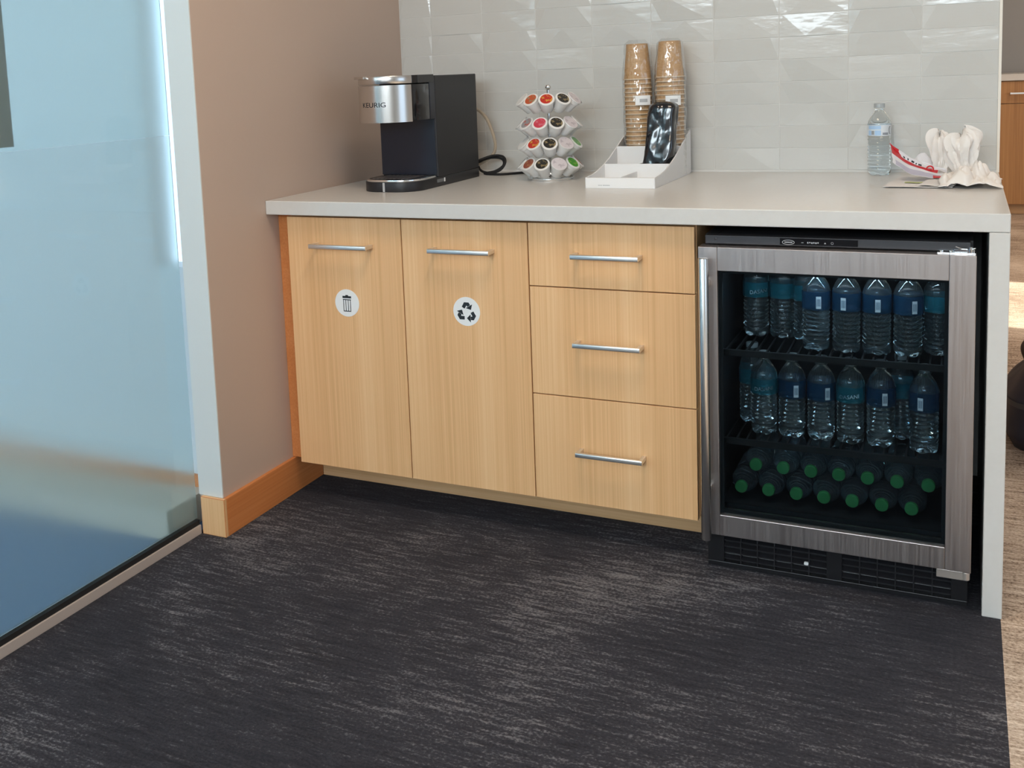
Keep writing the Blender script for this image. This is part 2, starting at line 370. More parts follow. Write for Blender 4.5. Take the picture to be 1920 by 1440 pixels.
# ------------------------------------------------------------------ cabinets
DY = .0335
def pull(parent, x0, x1, z):
    zt, zb = z+.0064, z-.0064
    mb = MB().prism(rrect(-.010, 0, zb, zt, .003, 3), 'x', x0, x1)
    for a in (x0, x1-.010): mb.box(a, a+.010, -.001, DY, zb+.001, zt-.001)
    return mb.build('handle', 'nickel', parent, bevel=.001, smooth=True)
def sticker(parent, cx, cz, kind):
    mb = MB(); y = DY-.0006; R = .0405
    mb.mat(0).cyl((cx, 0, cz), R, y, DY, 'y', 40)
    mb.mat(1); y2 = y-.0004
    def poly(pts): mb.prism([(cx+a, cz+b) for a, b in pts], 'y', y2, y)
    if kind == 'bin':
        poly([(-.0145, .014), (.0145, .014), (.0145, .0205), (.005, .0205), (.004, .0235), (-.004, .0235), (-.005, .0205), (-.0145, .0205)])
        poly([(-.0135, .0085), (.0135, .0085), (.0135, .011), (-.0135, .011)])
        poly([(-.0125, -.0255), (.0125, -.0255), (.0125, -.023), (-.0125, -.023)])
        for a in (-.0125, -.0048, .0030, .0105): poly([(a, -.0235), (a+.002, -.0235), (a+.002, .009), (a, .009)])
    else:
        for k in range(3):
            A = -2*PI/3*k; ca, sa = math.cos(A), math.sin(A)
            def T(p): return (1.16*(p[0]*ca - p[1]*sa), 1.16*(p[0]*sa + p[1]*ca) - .003)
            poly([T(q) for q in [(-.0120, .0135), (-.0050, .0092), (0, .0172), (-.0060, .0245)]])
            poly([T(q) for q in [(-.0060, .0245), (0, .0172), (.0060, .0245)]])
            poly([T(q) for q in [(0, .0172), (.0030, .0138), (.0098, .0182), (.0060, .0245)]])
            poly([T(q) for q in [(.0150, .0205), (-.0016, .0106), (.0115, .0070)]])
    return mb.build('sticker', ['white_print', 'ink'], parent)
def carcass(root, x0, x1):
    mb = MB().box(x0, x0+.016, .056, .86, .112, .868).box(x1-.016, x1, .056, .86, .112, .868)
    mb.box(x0+.016, x1-.016, .056, .86, .112, .128).box(x0+.016, x1-.016, .85, .86, .128, .868).box(x0+.016, x1-.016, .056, .12, .852, .868)
    return mb.build('body', 'oak', root)
g = 'wood front units under the counter'
c1 = thing('trash_cabinet', 'oak pull-out cabinet with the trash can sticker', 'cabinet', (.24, .45, .11), g)
carcass(c1, .0505, .4325)
d = MB().box(.0502, .4318, DY, .0545, .1096, .8635).build('door', 'oak', c1, bevel=.0008, seg=1)
tag(pull(d, .149, .340, .784), 'brushed nickel bar pull'); tag(sticker(d, .2445, .6143, 'bin'), 'round white sticker with a black trash can')
c2 = thing('recycling_cabinet', 'oak pull-out cabinet with the recycling arrows sticker', 'cabinet', (.62, .45, .11), g)
carcass(c2, .4340, .8130)
d = MB().box(.4348, .8123, DY, .0545, .1096, .8635).build('door', 'oak', c2, bevel=.0008, seg=1)
tag(pull(d, .534, .717, .784), 'brushed nickel bar pull'); tag(sticker(d, .6274, .6130, 'arrows'), 'round white sticker with black recycling arrows')
c3 = thing('drawer_cabinet', 'oak unit of three drawers beside the beverage fridge', 'cabinet', (1.03, .45, .11), g)
carcass(c3, .8145, 1.2535)
for z0, z1, hz in ((.6960, .8635, .7835), (.4025, .6930, .5515), (.1096, .3995, .2585)):
    d = MB().box(.8153, 1.2525, DY, .0545, z0, z1).build('drawer', 'oak', c3, bevel=.0008, seg=1)
    tag(pull(d, .944, 1.122, hz), 'brushed nickel bar pull')
struct(MB().box(.0005, .0485, .062, .080, .112, .8725).build('trim_3', 'oak_shaded'), 'recessed wooden filler strip between wall and cabinet', 'trim')  # redder wood colour paints in the shade of this recess
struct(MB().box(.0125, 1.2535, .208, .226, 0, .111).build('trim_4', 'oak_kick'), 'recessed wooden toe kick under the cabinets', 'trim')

# ------------------------------------------------------------------ beverage fridge
fr = thing('beverage_fridge', 'stainless steel beverage fridge with dark glass door under the counter', 'fridge', (1.571, .3, 0))
X0, X1 = 1.2719, 1.8697
bx0, bx1 = 1.277, 1.864
body = MB()
body.box(bx0, bx0+.03, .052, .60, .03, .846).box(bx1-.03, bx1, .052, .60, .03, .846)
body.box(bx0+.03, bx1-.03, .052, .60, .81, .846).box(bx0+.03, bx1-.03, .052, .60, .03, .13).box(bx0+.03, bx1-.03, .56, .60, .13, .81)
tag(body.build('body', 'liner', fr, bevel=.002), 'black fridge cabinet and lining')
dr = MB()
GX0, GX1, GZ0, GZ1, FZ0, FZ1, FY = 1.3169, 1.8166, .1549, .7655, .1022, .8228, -.0132
dr.box(X0, GX0, FY, .040, FZ0, FZ1).box(GX1, X1, FY, .040, FZ0, FZ1).box(GX0, GX1, FY, .040, FZ0, GZ0).box(GX0, GX1, FY, .040, GZ1, FZ1)
door = tag(dr.build('door', 'steel', fr, bevel=.0012), 'brushed stainless steel door frame')
MB().box(GX0, GX1, -.004, .004, GZ0, GZ1).build('pane', 'fridge_glass', door)
gk = MB(); e = .008
for a, b_, c, d_ in ((GX0, GX0+e, GZ0, GZ1), (GX1-e, GX1, GZ0, GZ1), (GX0+e, GX1-e, GZ0, GZ0+e), (GX0+e, GX1-e, GZ1-e, GZ1)): gk.box(a, b_, .0045, .012, c, d_)
gk.build('gasket', 'rubber', door)
P('handle_steel', (.70, .69, .67), .27, 1)
h = MB().cyl((1.2945, -.062, 0), .0118, .109, .804, 'z', 24)
for z in (.735, .225): h.prism(rrect(1.288, 1.301, z-.010, z+.010, .004, 4), 'y', -.058, FY)
tag(h.build('handle', 'handle_steel', door, bevel=.001, smooth=True), 'long vertical steel bar handle')
# control strip above the door
cp = MB().box(1.282, 1.858, .020, .052, .826, .8465).build('control_panel', 'charcoal', fr, bevel=.0015)
MB().box(1.457, 1.628, .0185, .020, .829, .8445).build('display', 'black_gloss', cp)
lo = MB(); ring = [(1.476+.0135*math.cos(a)*(1 if True else 0), .0180, .8350+.0052*math.sin(a)) for a in [2*PI*i/28 for i in range(28)]]
lo.tube(ring, .0007, 5, True)
for i in range(7): lo.box(1.4675+i*.0026, 1.4675+i*.0026+.0018, .0180, .0185, .8336, .8366)
lo.build('badge', 'grey_print', cp)
ic = MB()
ic.box(1.505, 1.510, .0180, .0185, .8345, .8355)
for i, (a, c) in enumerate(((.8335, .837), (.8345, .837), (.8332, .8365), (.834, .837), (.8332, .8368), (.8342, .837))): ic.box(1.518+i*.0045, 1.518+i*.0045+.003, .0180, .0185, a, c)
ic.prism([(1.555, .8335), (1.560, .8335), (1.5575, .8370)], 'y', .0180, .0185)
ic.tube([(1.573+.0025*math.cos(a), .0182, .8353+.0025*math.sin(a)) for a in [2*PI*i/14 for i in range(14)]], .0004, 4, True)
ic.build('icons', 'grey_print', cp)
MB().lathe([(.0004, -.003), (.003, -.002), (.003, 0)], 12, (1.308, .020, .838), 'y').build('screw', 'charcoal', cp)
hg = MB().box(1.792, 1.868, .004, .045, .8228, .8258).cyl((1.800, .018, 0), .005, .8258, .8290).cyl((1.820, .018, 0), .005, .8258, .8290)
hg.box(1.825, 1.866, .010, .016, .8258, .8320).cyl((1.858, .012, 0), .0065, .8228, .8340).cyl((1.858, .012, 0), .004, .834, .838)
hg.tube([(1.828, .012, .838), (1.840, .014, .833), (1.852, .013, .8325), (1.868, .008, .836)], .0016, 6)
tag(hg.build('top_hinge', 'chrome', fr, bevel=.0006), 'shiny steel door hinge with screws')
bh = MB().box(1.800, 1.862, -.010, .040, .082, .1018).cyl((1.860, -.006, 0), .008, .084, .1018)
P('hinge_metal', (.52, .47, .43), .35, .6)
tag(bh.build('bottom_hinge', 'hinge_metal', fr, bevel=.001), 'pale metal lower hinge bracket')
# toe grille
gr = MB().box(bx0, bx1, .050, .060, .012, .0295).box(bx0, bx1, .034, .052, .0, .012).box(bx0, bx0+.04, .034, .05, .012, .097).box(1.560, 1.595, .034, .05, .012, .097).box(1.830, bx1, .034, .05, .012, .097)
gri = tag(gr.build('toe_grille', 'black_plastic', fr, bevel=.001), 'black louvred grille at floor level')
for x0_, x1_ in ((bx0+.04, 1.560), (1.595, 1.830)):
    n = 6
    for i in range(1, n): MB().box(x0_+(x1_-x0_)*i/n-.0015, x0_+(x1_-x0_)*i/n+.0015, .036, .049, .012, .097).build('divider', 'black_satin', gri)
    for z in (.020, .036, .052, .068, .084): MB().prism([(.037, z), (.048, z+.006), (.048, z+.0085), (.037, z+.0025)], 'x', x0_, x1_).build('slat', 'black_satin', gri)
MB().prism(rrect(1.509, 1.519, .040, .047, .002, 3), 'y', .030, .035).build('indicator', 'white_print', gri)
# shelves, added fill light that brightens the bottles
fill_lamp = area('fridge_fill', (1.57, .075, .800), (-.5, 0, 0), .46, .012, 1.1, (.72, .90, 1))
for z in (.552, .326):
    sh = MB().box(bx0+.032, bx1-.032, .058, .066, z-.012, z+.003)
    for i in range(22): sh.box(bx0+.04+i*.0242, bx0+.04+i*.0242+.004, .066, .55, z-.006, z)
    sh.box(bx0+.034, bx1-.034, .30, .306, z-.0058, z-.001)
    sh.build('shelf', 'rubber', fr)
MB().box(bx0+.032, bx1-.032, .056, .55, .131, .160).build('floor_tray', 'liner', fr)

# ------------------------------------------------------------------ water bottles
def bottle_profile():
    pr = [(.018, 0), (.026, .0015), (.0305, .006), (.0318, .014)]
    z = .020
    for i in range(9):
        pr += [(.0320, z), (.0318, z+.0025), (.0292, z+.0062)]; z += .0105
    pr += [(.0318, .116), (.0325, .120), (.0325, .150), (.0310, .158), (.0255, .170), (.0180, .181), (.0132, .188), (.0125, .190), (.0150, .1915), (.0150, .1935), (.0125, .195), (.0125, .1975)]
    return pr
def make_bottle(name, lab, kind, cap='cap_clear', body='water', text=True):
    r = thing(name, lab, 'bottle')
    pr = bottle_profile()
    mb = MB(); n = 28
    vs = []
    for j, (rr, hh) in enumerate(pr):
        for i in range(n):
            a = 2*PI*i/n; q = rr; z = hh
            if hh < .016: z = hh + .0045*(1-hh/.016)*(.5-.5*math.cos(5*a)) ; q = rr*(1-.06*(1-hh/.016)*(.5-.5*math.cos(5*a)))
            vs.append((q*math.cos(a), q*math.sin(a), z))
    fs = [(j*n+i, j*n+(i+1) % n, (j+1)*n+(i+1) % n, (j+1)*n+i) for j in range(len(pr)-1) for i in range(n)]
    fs += [tuple(range(n))[::-1], tuple((len(pr)-1)*n+i for i in range(n))]
    mb.add(vs, fs).build('body', body, r, smooth=True)
    MB().lathe([(.0150, .1978), (.0152, .2085), (.0140, .2100), (.0005, .2102)], 20, cap=True).build('cap', cap, r, smooth=True)
    R = .0332
    def band(a0, a1, z0, z1, rad, mat, nm, par):
        k = max(4, int((a1-a0)/.15))
        def fn(u, v): a = a0+(a1-a0)*u; return (rad*math.cos(a), rad*math.sin(a), z0+(z1-z0)*v)
        return MB().grid(fn, k, 1).build(nm, mat, par, smooth=True)
    F = -PI/2   # local front is -y
    if kind == 'dasani':
        l = tag(band(0, 2*PI, .106, .144, R, 'label_teal', 'label', r), 'teal wrap label')
        mb = text_mb('DASANI', .0135, lambda u, v, d: ((R+.0004)*math.cos(F+u/R), (R+.0004)*math.sin(F+u/R), .117+v+u*.12))
        mb.build('lettering', 'label_pale', l)
    elif kind == 'back':
        l = tag(band(0, 2*PI, .104, .148, R, 'label_blue', 'label', r), 'blue wrap label')
        p_ = band(F+.05, F+.40, .108, .138, R+.0004, 'label_pale', 'barcode', l)
        k = MB()
        for i in range(6):
            a0 = F+.10+i*.046
            k.grid(lambda u, v, a0=a0: ((R+.0007)*math.cos(a0+.022*u), (R+.0007)*math.sin(a0+.022*u), .114+.018*v), 1, 1)
        k.build('bars', 'label_blue', l)
    elif kind == 'counter':
        l = tag(band(0, 2*PI, .117, .148, R, 'label_pale', 'label', r), 'blue and white wrap label')
        band(F-1.1, F+.05, .1185, .133, R+.0004, 'label_light', 'panel', l); band(F-1.1, F+.05, .136, .1465, R+.0004, 'label_light', 'panel', l)
        band(F-.75, F-.45, .119, .1335, R+.0007, 'label_pale', 'barcode', l)
        k = MB()
        for i in range(5): a0 = F-.72+i*.05; k.grid(lambda u, v, a0=a0: ((R+.001)*math.cos(a0+.025*u), (R+.001)*math.sin(a0+.025*u), .1205+.0115*v), 1, 1)
        for z in (.121, .124): k.grid(lambda u, v: ((R+.001)*math.cos(F+.18+.5*u), (R+.001)*math.sin(F+.18+.5*u), z+.0015*v), 4, 1)
        k.tube([((R+.0006)*math.cos(F+.95+.16*math.sin(a)*-1), (R+.0006)*math.sin(F+.95+.16*math.sin(a)*-1), .133+.011*math.cos(a)) for a in [PI*i/12 for i in range(13)]], .0006, 5)
        k.build('print', 'ink', l)
    return r
protoA = make_bottle('water_bottle', 'x', 'dasani'); protoB = make_bottle('water_bottle', 'x', 'back')
protoG = make_bottle('water_bottle', 'x', 'plain', 'cap_green')
used = {}
def put(proto, loc, rotz, label, group, lying=False):
    o = proto if proto not in used else copy_tree(proto); used[proto] = 1
    o.location = loc
    if lying: o.rotation_euler = (PI/2, rotz, 0)
    else: o.rotation_euler = (0, 0, rotz)
    o['label'] = label; o['group'] = group; return o
VA = .10  # labels that face the viewer are turned slightly towards the right
gA = 'bottles standing on the top fridge shelf'; gB = 'bottles standing on the middle fridge shelf'; gC = 'bottles lying on the bottom fridge shelf'
top = [(1.3655, .230, 'A', .4), (1.4325, .230, 'A', 2.2), (1.4925, .215, 'A', 2.6), (1.525, .130, 'B', .05), (1.594, .130, 'B', -.35), (1.662, .130, 'B', -.1), (1.730, .130, 'B', .25), (1.793, .165, 'A', 2.0)]
for i, (x, y, k, rz) in enumerate(top):
    put(protoA if k == 'A' else protoB, (x, y, .5535), rz,
        f'clear water bottle, {ORD[i]} from the left on the top fridge shelf', gA)
mid = [(1.357, .215, 'A', 1.5), (1.400, .135, 'A', .12), (1.468, .131, 'B', .2), (1.5365, .131, 'B', .35), (1.604, .131, 'A', -.02), (1.6725, .131, 'B', .1), (1.712, .205, 'A', 2.4), (1.767, .120, 'B', -.45)]
for i, (x, y, k, rz) in enumerate(mid):
    put(protoA if k == 'A' else protoB, (x, y, .3275), rz,
        f'clear water bottle, {ORD[i]} from the left on the middle fridge shelf', gB)
for i, x in enumerate((1.350, 1.4165, 1.483, 1.5475, 1.6125, 1.6785, 1.7435)):
    put(protoG, (x, .295, .1935), random.uniform(0, 6), f'green-capped lying water bottle, {ORD[i]} from left, lower row, bottom fridge shelf', gC, True)
for i, x in enumerate((1.3835, 1.4500, 1.5155, 1.5800, 1.6455, 1.7110, 1.7785)):
    put(protoG, (x, .310, .2500), random.uniform(0, 6), f'green-capped lying water bottle, {ORD[i]} from left, upper row, bottom fridge shelf', gC, True)
cb = make_bottle('water_bottle', 'nearly full clear water bottle with blue and white label on the counter', 'counter', body='water_clear')
cb.location = (1.620, .800, ZC); cb.rotation_euler = (0, 0, .15)

# ------------------------------------------------------------------ coffee maker
cm = thing('coffee_maker', 'black and silver single-cup coffee maker on the counter by the wall', 'coffee maker', (.275, .47, ZC))
BX0, BX1 = .176, .3735
base = MB().prism(rrect(BX0, BX1, .238, .712, .072, 10, (0, 0, 1, 1)), 'z', ZC, ZC+.030)
tag(base.build('base', 'black_satin', cm, bevel=.002, smooth=True), 'dark rounded base')
tr = MB().prism(rrect(BX0+.003, BX1-.003, .241, .396, .069, 10, (0, 0, 1, 1)), 'z', ZC+.0302, ZC+.0365)
tray = tag(tr.build('drip_tray', 'chrome', cm, bevel=.001, smooth=True), 'chrome rimmed drip tray')
gl = MB().prism(rrect(BX0+.012, BX1-.012, .250, .390, .060, 10, (0, 0, 1, 1)), 'z', ZC+.0366, ZC+.0372).build('grate', 'black_satin', tray)
sl = MB()
for i in range(9): sl.box(BX0+.035+i*.0145, BX0+.035+i*.0145+.007, .272, .380, ZC+.0373, ZC+.0385)
sl.build('slots', 'steel', tray)
TZ = 1.2605
tw = MB().box(BX0, BX1, .402, .712, ZC+.0302, TZ)
tag(tw.build('tower', 'black_satin', cm, bevel=.003), 'matte black tower')
MB().box(BX0+.002, BX1-.002, .394, .4018, ZC+.038, 1.126).build('front_panel', 'navy_gloss', cm, bevel=.001)
MB().box(BX1-.012, BX1-.001, .368, .4018, 1.127, TZ-.001).build('side_window', 'navy_gloss', cm, bevel=.001)
# brew head: rounded front band of steel, black behind it
hc, hr = ((BX0+BX1)/2, .302), .0985
def arc(a0, a1, n, r=hr): return [(hc[0]+r*math.cos(a0+(a1-a0)*i/n), hc[1]+r*math.sin(a0+(a1-a0)*i/n)) for i in range(n+1)]
A0, A1 = PI+.0, 2*PI-.42
head = MB().prism([(BX0, .3935), (BX0, hc[1])] + arc(PI, 2*PI, 28)[1:] + [(BX1-.0005, .360), (BX1-.012, .3935)], 'z', 1.1275, 1.2365)
tag(head.build('brew_head', 'black_gloss', cm, bevel=.0015, smooth=True), 'glossy black brew head')
band = MB(); oa, ia = arc(A0, A1, 30, hr+.0018), arc(A0, A1, 30, hr-.002)
oa = [(BX0-.0018, .385)] + oa; ia = [(BX0+.002, .385)] + ia
band.prism(oa + ia[::-1], 'z', 1.1255, 1.2360)
bo = tag(band.build('steel_band', 'steel_bright', cm, smooth=True), 'brushed steel front of the brew head')
lid = MB().prism([(BX0-.001, .3935), (BX0-.001, hc[1])] + arc(PI, 2*PI, 28, hr+.001)[1:] + [(BX1, .360), (BX1-.012, .3935)], 'z', 1.2395, 1.2635)
lid_o = tag(lid.build('lid', 'steel_bright', cm, bevel=.002, smooth=True), 'steel lid')
MB().box(BX1-.090, BX1+.0025, .285, .392, 1.2392, 1.2637).prism([(BX1-.02, .285), (BX1+.0022, .285), (BX1-.006, .264), (BX1-.02, .27)], 'z', 1.2393, 1.2636).build('hinge_cover', 'black_gloss', lid_o, bevel=.001)
tabp = arc(PI+.05, PI+1.25, 14, hr+.013) + arc(PI+.05, PI+1.25, 14, hr-.01)[::-1]
MB().prism(tabp, 'z', 1.2565, 1.2640).build('lift_tab', 'steel_bright', lid_o, bevel=.001, smooth=True)
RR = hr+.0021
mb = text_mb('KEURIG', .0205, lambda u, v, d: (hc[0]+RR*math.cos(PI*1.5-.10+u*1.25/RR), hc[1]+RR*math.sin(PI*1.5-.10+u*1.25/RR), 1.172+v))
# lettering faces the front-left of the head
mb.build('lettering', 'ink', bo)
MB().box(.2655, .2725, .2372, .2380, ZC+.001, ZC+.029).build('stripe', 'grey_print', cm)
bd = MB().box(BX1, BX1+.0006, .392, .436, ZC+.0135, ZC+.0235).build('badge', 'dim_print', cm)
MB().box(BX1+.0002, BX1+.0012, .440, .448, ZC+.0125, ZC+.0245).build('mark', 'white_print', bd)
def spline(pts, k=6):
    pts = [Vector(p) for p in pts]; out = []
    for i in range(len(pts)-1):
        p0, p1, p2, p3 = pts[max(i-1, 0)], pts[i], pts[i+1], pts[min(i+2, len(pts)-1)]
        for j in range(k):
            t = j/k; out.append(.5*((2*p1) + (p2-p0)*t + (2*p0-5*p1+4*p2-p3)*t*t + (3*p1-p0-3*p2+p3)*t**3))
    return out + [pts[-1]]
hs = MB().tube(spline([(.345, .715, 1.155), (.352, .775, 1.135), (.368, .80, 1.106), (.390, .80, 1.054), (.398, .80, 1.008), (.384, .80, .977), (.343, .79, .950), (.345, .714, .945)]), .0055, 8)
tag(hs.build('water_hose', 'hose_clear', cm, smooth=True), 'clear tan hose arching behind the tower')
pc = MB().tube(spline([(.33, .714, .950), (.345, .76, .962), (.388, .79, .977), (.428, .79, .975), (.441, .78, .955), (.424, .77, .929), (.385, .765, .921), (.352, .77, .930), (.340, .785, .955), (.380, .795, .970), (.420, .80, .966),
    (.430, .79, .945), (.405, .775, .926), (.370, .765, .9195), (.392, .752, .9185), (.441, .743, .9185), (.490, .79, .9185), (.56, .86, .9185), (.66, .872, .9185)]), .0042, 8)
tag(pc.build('power_cord', 'rubber', cm, smooth=True), 'coiled black power cord')

# ------------------------------------------------------------------ coffee pod carousel
AX = Vector((.6565, .640, ZC))
cr = thing('pod_carousel', 'chrome pod carousel full of coffee pods on the counter', 'pod holder', AX)
MB().lathe([(.073, 0), (.0745, .002), (.0745, .007), (.072, .009), (.02, .012), (.004, .014)], 40, AX).build('base', 'chrome', cr, smooth=True)
MB().cyl(AX, .0045, .012, .285, 'z', 14).build('rod', 'chrome', cr, smooth=True)
MB().lathe([(.0005, .283)] + [(.0095*math.sin(PI*i/10), .2935-.0095*math.cos(PI*i/10)) for i in range(1, 10)] + [(.0005, .303)], 18, AX).build('knob', 'chrome', cr, smooth=True)
TZs = (1.172, 1.098, 1.034, .970)
cdir = Vector((1.8382-AX.x, -2.5159-AX.y, 0)).normalized()
for tz in TZs:
    R_ = .068; zz = tz-.020
    ringm = MB().tube([(AX.x+R_*math.cos(2*PI*i/40), AX.y+R_*math.sin(2*PI*i/40), zz-.012) for i in range(40)], .0016, 6, True)
    for i in range(5): a = 2*PI*i/5; ringm.tube([(AX.x, AX.y, zz-.012), (AX.x+R_*math.cos(a), AX.y+R_*math.sin(a), zz-.012)], .0012, 6)
    ringm.build('ring', 'chrome', cr, smooth=True)
def make_pod(prt):
    r = thing('coffee_pod', 'x', 'coffee pod', (0, 0, 0), 'pods in the carousel')
    MB().lathe([(.0182, -.047), (.0194, -.0455), (.0208, -.016), (.0230, -.0145), (.0234, -.004), (.0255, -.003), (.0257, -.0012), (.0250, -.0002)], 22).build('cup', 'pod_white', r, smooth=True)
    l = MB().cyl((0, 0, 0), .0246, -.0002, .0003, 'z', 24).build('lid', 'pod_white' if prt != 'print_lilac' else 'pod_lilac', r)
    if prt: MB().cyl((0, .001, 0), .0195, .0003, .0006, 'z', 24).build('print', prt, l)
    return r
PODS = {k: make_pod(k) for k in ('print_red', 'print_orange', 'print_pink', 'print_dark', 'print_green', 'print_brown', 'print_greyred', 'print_lilac', None)}
CN = {'print_red': 'red-lidded', 'print_orange': 'orange-lidded', 'print_pink': 'pink-red-lidded', 'print_dark': 'dark-lidded', 'print_green': 'green-lidded',
      'print_brown': 'brown-lidded', 'print_greyred': 'grey and red-lidded', 'print_lilac': 'pale lilac-lidded', None: 'plain white'}
rows = [('top', [(-106, None), (-72, None), (-38, 'print_orange'), (-4, 'print_red'), (31, 'print_dark'), (66, 'print_lilac'), (101, None)]),
        ('second', [(-88, None), (-53, 'print_greyred'), (-19, 'print_pink'), (15, 'print_dark'), (49, 'print_lilac'), (84, None)]),
        ('third', [(-103, None), (-69, None), (-34, 'print_red'), (0, 'print_dark'), (35, 'print_lilac'), (70, 'print_green'), (105, None)]),
        ('bottom', [(-86, None), (-50, 'print_brown'), (-17, 'print_dark'), (18, 'print_lilac'), (53, 'print_green'), (87, 'print_brown')])]
for (tn, ps), tz in zip(rows, TZs):
    for i, (a, k) in enumerate(ps):
        pr = PODS[k]; o = pr if pr not in used else copy_tree(pr); used[pr] = 1
        out = Matrix.Rotation(math.radians(a), 3, 'Z') @ cdir
        el = math.radians(44); nrm = out*math.cos(el) + Vector((0, 0, math.sin(el)))
        o.location = Vector((AX.x, AX.y, tz)) + out*.090
        o.rotation_mode = 'QUATERNION'; o.rotation_quaternion = nrm.to_track_quat('Z', 'Y')
        o['label'] = f'{CN[k]} coffee pod, {ORD[i]} from the left in the {tn} tier of the carousel'

# ------------------------------------------------------------------ organiser, cups, lids
og = thing('cup_organizer', 'white plastic counter organizer with curved sides and divided bins', 'organizer', (.956, .62, ZC))
OX0, OX1, OY0, OY1 = .852, 1.060, .402, .842
prof = [(OY0, ZC+.003), (OY1, ZC+.003), (OY1, 1.054), (.825, 1.049), (.747, 1.022), (.70, 1.005), (.64, .984), (.58, .968), (.516, .955), (.46, .948), (OY0, .945)]
for x in (OX0, OX1-.004): MB().prism(prof, 'x', x, x+.004).build('side_panel', 'white_plastic', og, bevel=.001)
MB().prism(rrect(OX0, OX1, OY0, OY1, .012, 4), 'z', ZC, ZC+.004).build('base', 'white_plastic', og, bevel=.001)
fp = MB().prism(rrect(OX0, OX1, OY0-.004, OY0+.008, .0055, 4), 'z', ZC, .9445).build('front_panel', 'white_plastic', og, bevel=.001)
mk = MB()
for i, (w_, s_) in enumerate(((.0035, 0), (.002, .0045), (.003, .0075), (.005, .013), (.003, .0185), (.0035, .022), (.0045, .026), (.003, .031))): mk.box(.8935+s_, .8935+s_+w_, OY0-.0044, OY0-.004, .9215, .9238)
mk.build('mark', 'grey_print', fp)
MB().box(OX0+.004, OX1-.004, OY1-.004, OY1, ZC+.004, 1.05).build('back_panel', 'white_plastic', og)
for y, z in ((.578, .9685), (.712, 1.012)): MB().box(OX0+.004, OX1-.004, y, y+.004, ZC+.004, z).build('divider', 'white_plastic', og, bevel=.0008)
for y0, y1, z in ((OY0+.008, .578, .945), (.582, .712, .966)): MB().box(.954, .958, y0, y1, ZC+.004, z).build('divider', 'white_plastic', og)

def make_cup():
    r = thing('paper_cup', 'x', 'cup', (0, 0, 0), 'kraft cups in the two stacks')
    # upside down: rim at z=0, base at .112
    MB().lathe([(.0435, .0), (.0425, .002), (.0335, .112), (.0325, .112), (.0320, .106), (.0008, .106), (.0008, .1055), (.0314, .1055), (.0412, .003), (.0428, .0005)], 28, cap=False).build('body', 'kraft', r, smooth=True)
    MB().tube([(.0438*math.cos(2*PI*i/32), .0438*math.sin(2*PI*i/32), .0018) for i in range(32)], .0021, 6, True).build('rim', 'kraft_rim', r, smooth=True)
    return r
cup0 = make_cup()
NC = 23; PIT = .01365
for sname, sx, sy, dz, lean in (('left', .918, .765, 0, (.002, -.006)), ('right', 1.0135, .765, .004, (.001, .003))):
    for i in range(NC):
        o = cup0 if cup0 not in used else copy_tree(cup0); used[cup0] = 1
        k = NC-1-i
        o.location = (sx + lean[1]*k/NC + random.uniform(-.0006, .0006), sy + random.uniform(-.0006, .0006), ZC+.0045+.0005 + k*PIT + (dz*k/NC))
        o.rotation_euler = (0, 0, random.uniform(0, 6))
        o['label'] = f'brown kraft paper cup, {ORD[i]} from the top of the {sname} stack'
    # clear sleeve around the stack
    bg = thing('plastic_sleeve', f'clear crinkled plastic sleeve around the {sname} stack of paper cups', 'plastic bag', (sx, sy, ZC+.005), 'plastic sleeves')
    H = NC*PIT + .112 - .01365 + .012
    nu, nv = 110, 110
    def fn(u, v, sx=sx, sy=sy, lean=lean):
        a = 2*PI*u; z = v*H
        rr = .0475 if z < NC*PIT else .0475 - .0095*min(1, (z-NC*PIT)/.10)
        p = Vector((math.cos(a)*2.2, math.sin(a)*2.2, z*26+sx*40))
        rr += .0030*noise.noise(p) + .0016*abs(noise.noise(p*2.3)) + .0014*noise.noise(Vector((math.cos(a)*9+z*20, math.sin(a)*9, z*70))) + .0012*abs(noise.noise(Vector((math.cos(a)*5+z*30, math.sin(a)*5-z*22, 3))))
        if v > .97: rr *= 1-.35*(v-.97)/.03
        return (sx+lean[1]*min(1, z/.3)+rr*math.cos(a), sy+rr*math.sin(a), ZC+.0055+z)
    MB().grid(fn, nu, nv).build('film', 'bag_film', bg, smooth=True)
    ang = -1.15; cz = 1.155 if sname == 'left' else 1.152
    def lf(u, v, sx=sx, sy=sy, ang=ang, cz=cz, r0=.0518):
        a = ang-.42+.95*u; return (sx+r0*math.cos(a), sy+r0*math.sin(a), cz-.015+.030*v)
    lb = MB().grid(lf, 8, 1).build('label', 'white_print', bg)
    MB().grid(lambda u, v: lf(.28+.5*u, .3+.35*v, r0=.0522), 6, 1).build('barcode', 'grey_print', lb)

# black bag of lids standing in the right middle bin
lb_ = thing('lid_pack', 'stack of black lids in crinkled clear plastic leaning on the cups', 'lid pack', (1.008, .645, ZC+.005))
def lidbody(u, v):
    a = 2*PI*u; h = .232*v; ca, sa = math.cos(a), math.sin(a)
    q = (abs(ca)**5+abs(sa)**5)**(-1/5)
    top_ = (1-max(0, (v-.90)/.10)**2.5)**.5 if v > .90 else 1
    side = 1 - .10*max(0, v-.5) + .04*math.sin(v*7)
    w1 = Vector((math.cos(a)*1.5 + h*9, math.sin(a)*1.5 - h*7, h*14)); w2 = Vector((math.cos(a)*2.6 - h*11, math.sin(a)*2.6 + h*6, h*12+5))
    wob = .0045*noise.noise(w1) + .0050*(.35-abs(noise.noise(w2))) + .0008*(.3-abs(noise.noise(w2*2.2)))
    return (1.006 + (.0430*q*top_*side+wob*top_)*ca + .012*v, .648 + (.034*q*top_*side+wob*top_)*sa + .028*v, ZC+.0065+h)
MB().grid(lidbody, 90, 80).build('wrapping', 'black_bag', lb_, smooth=True)
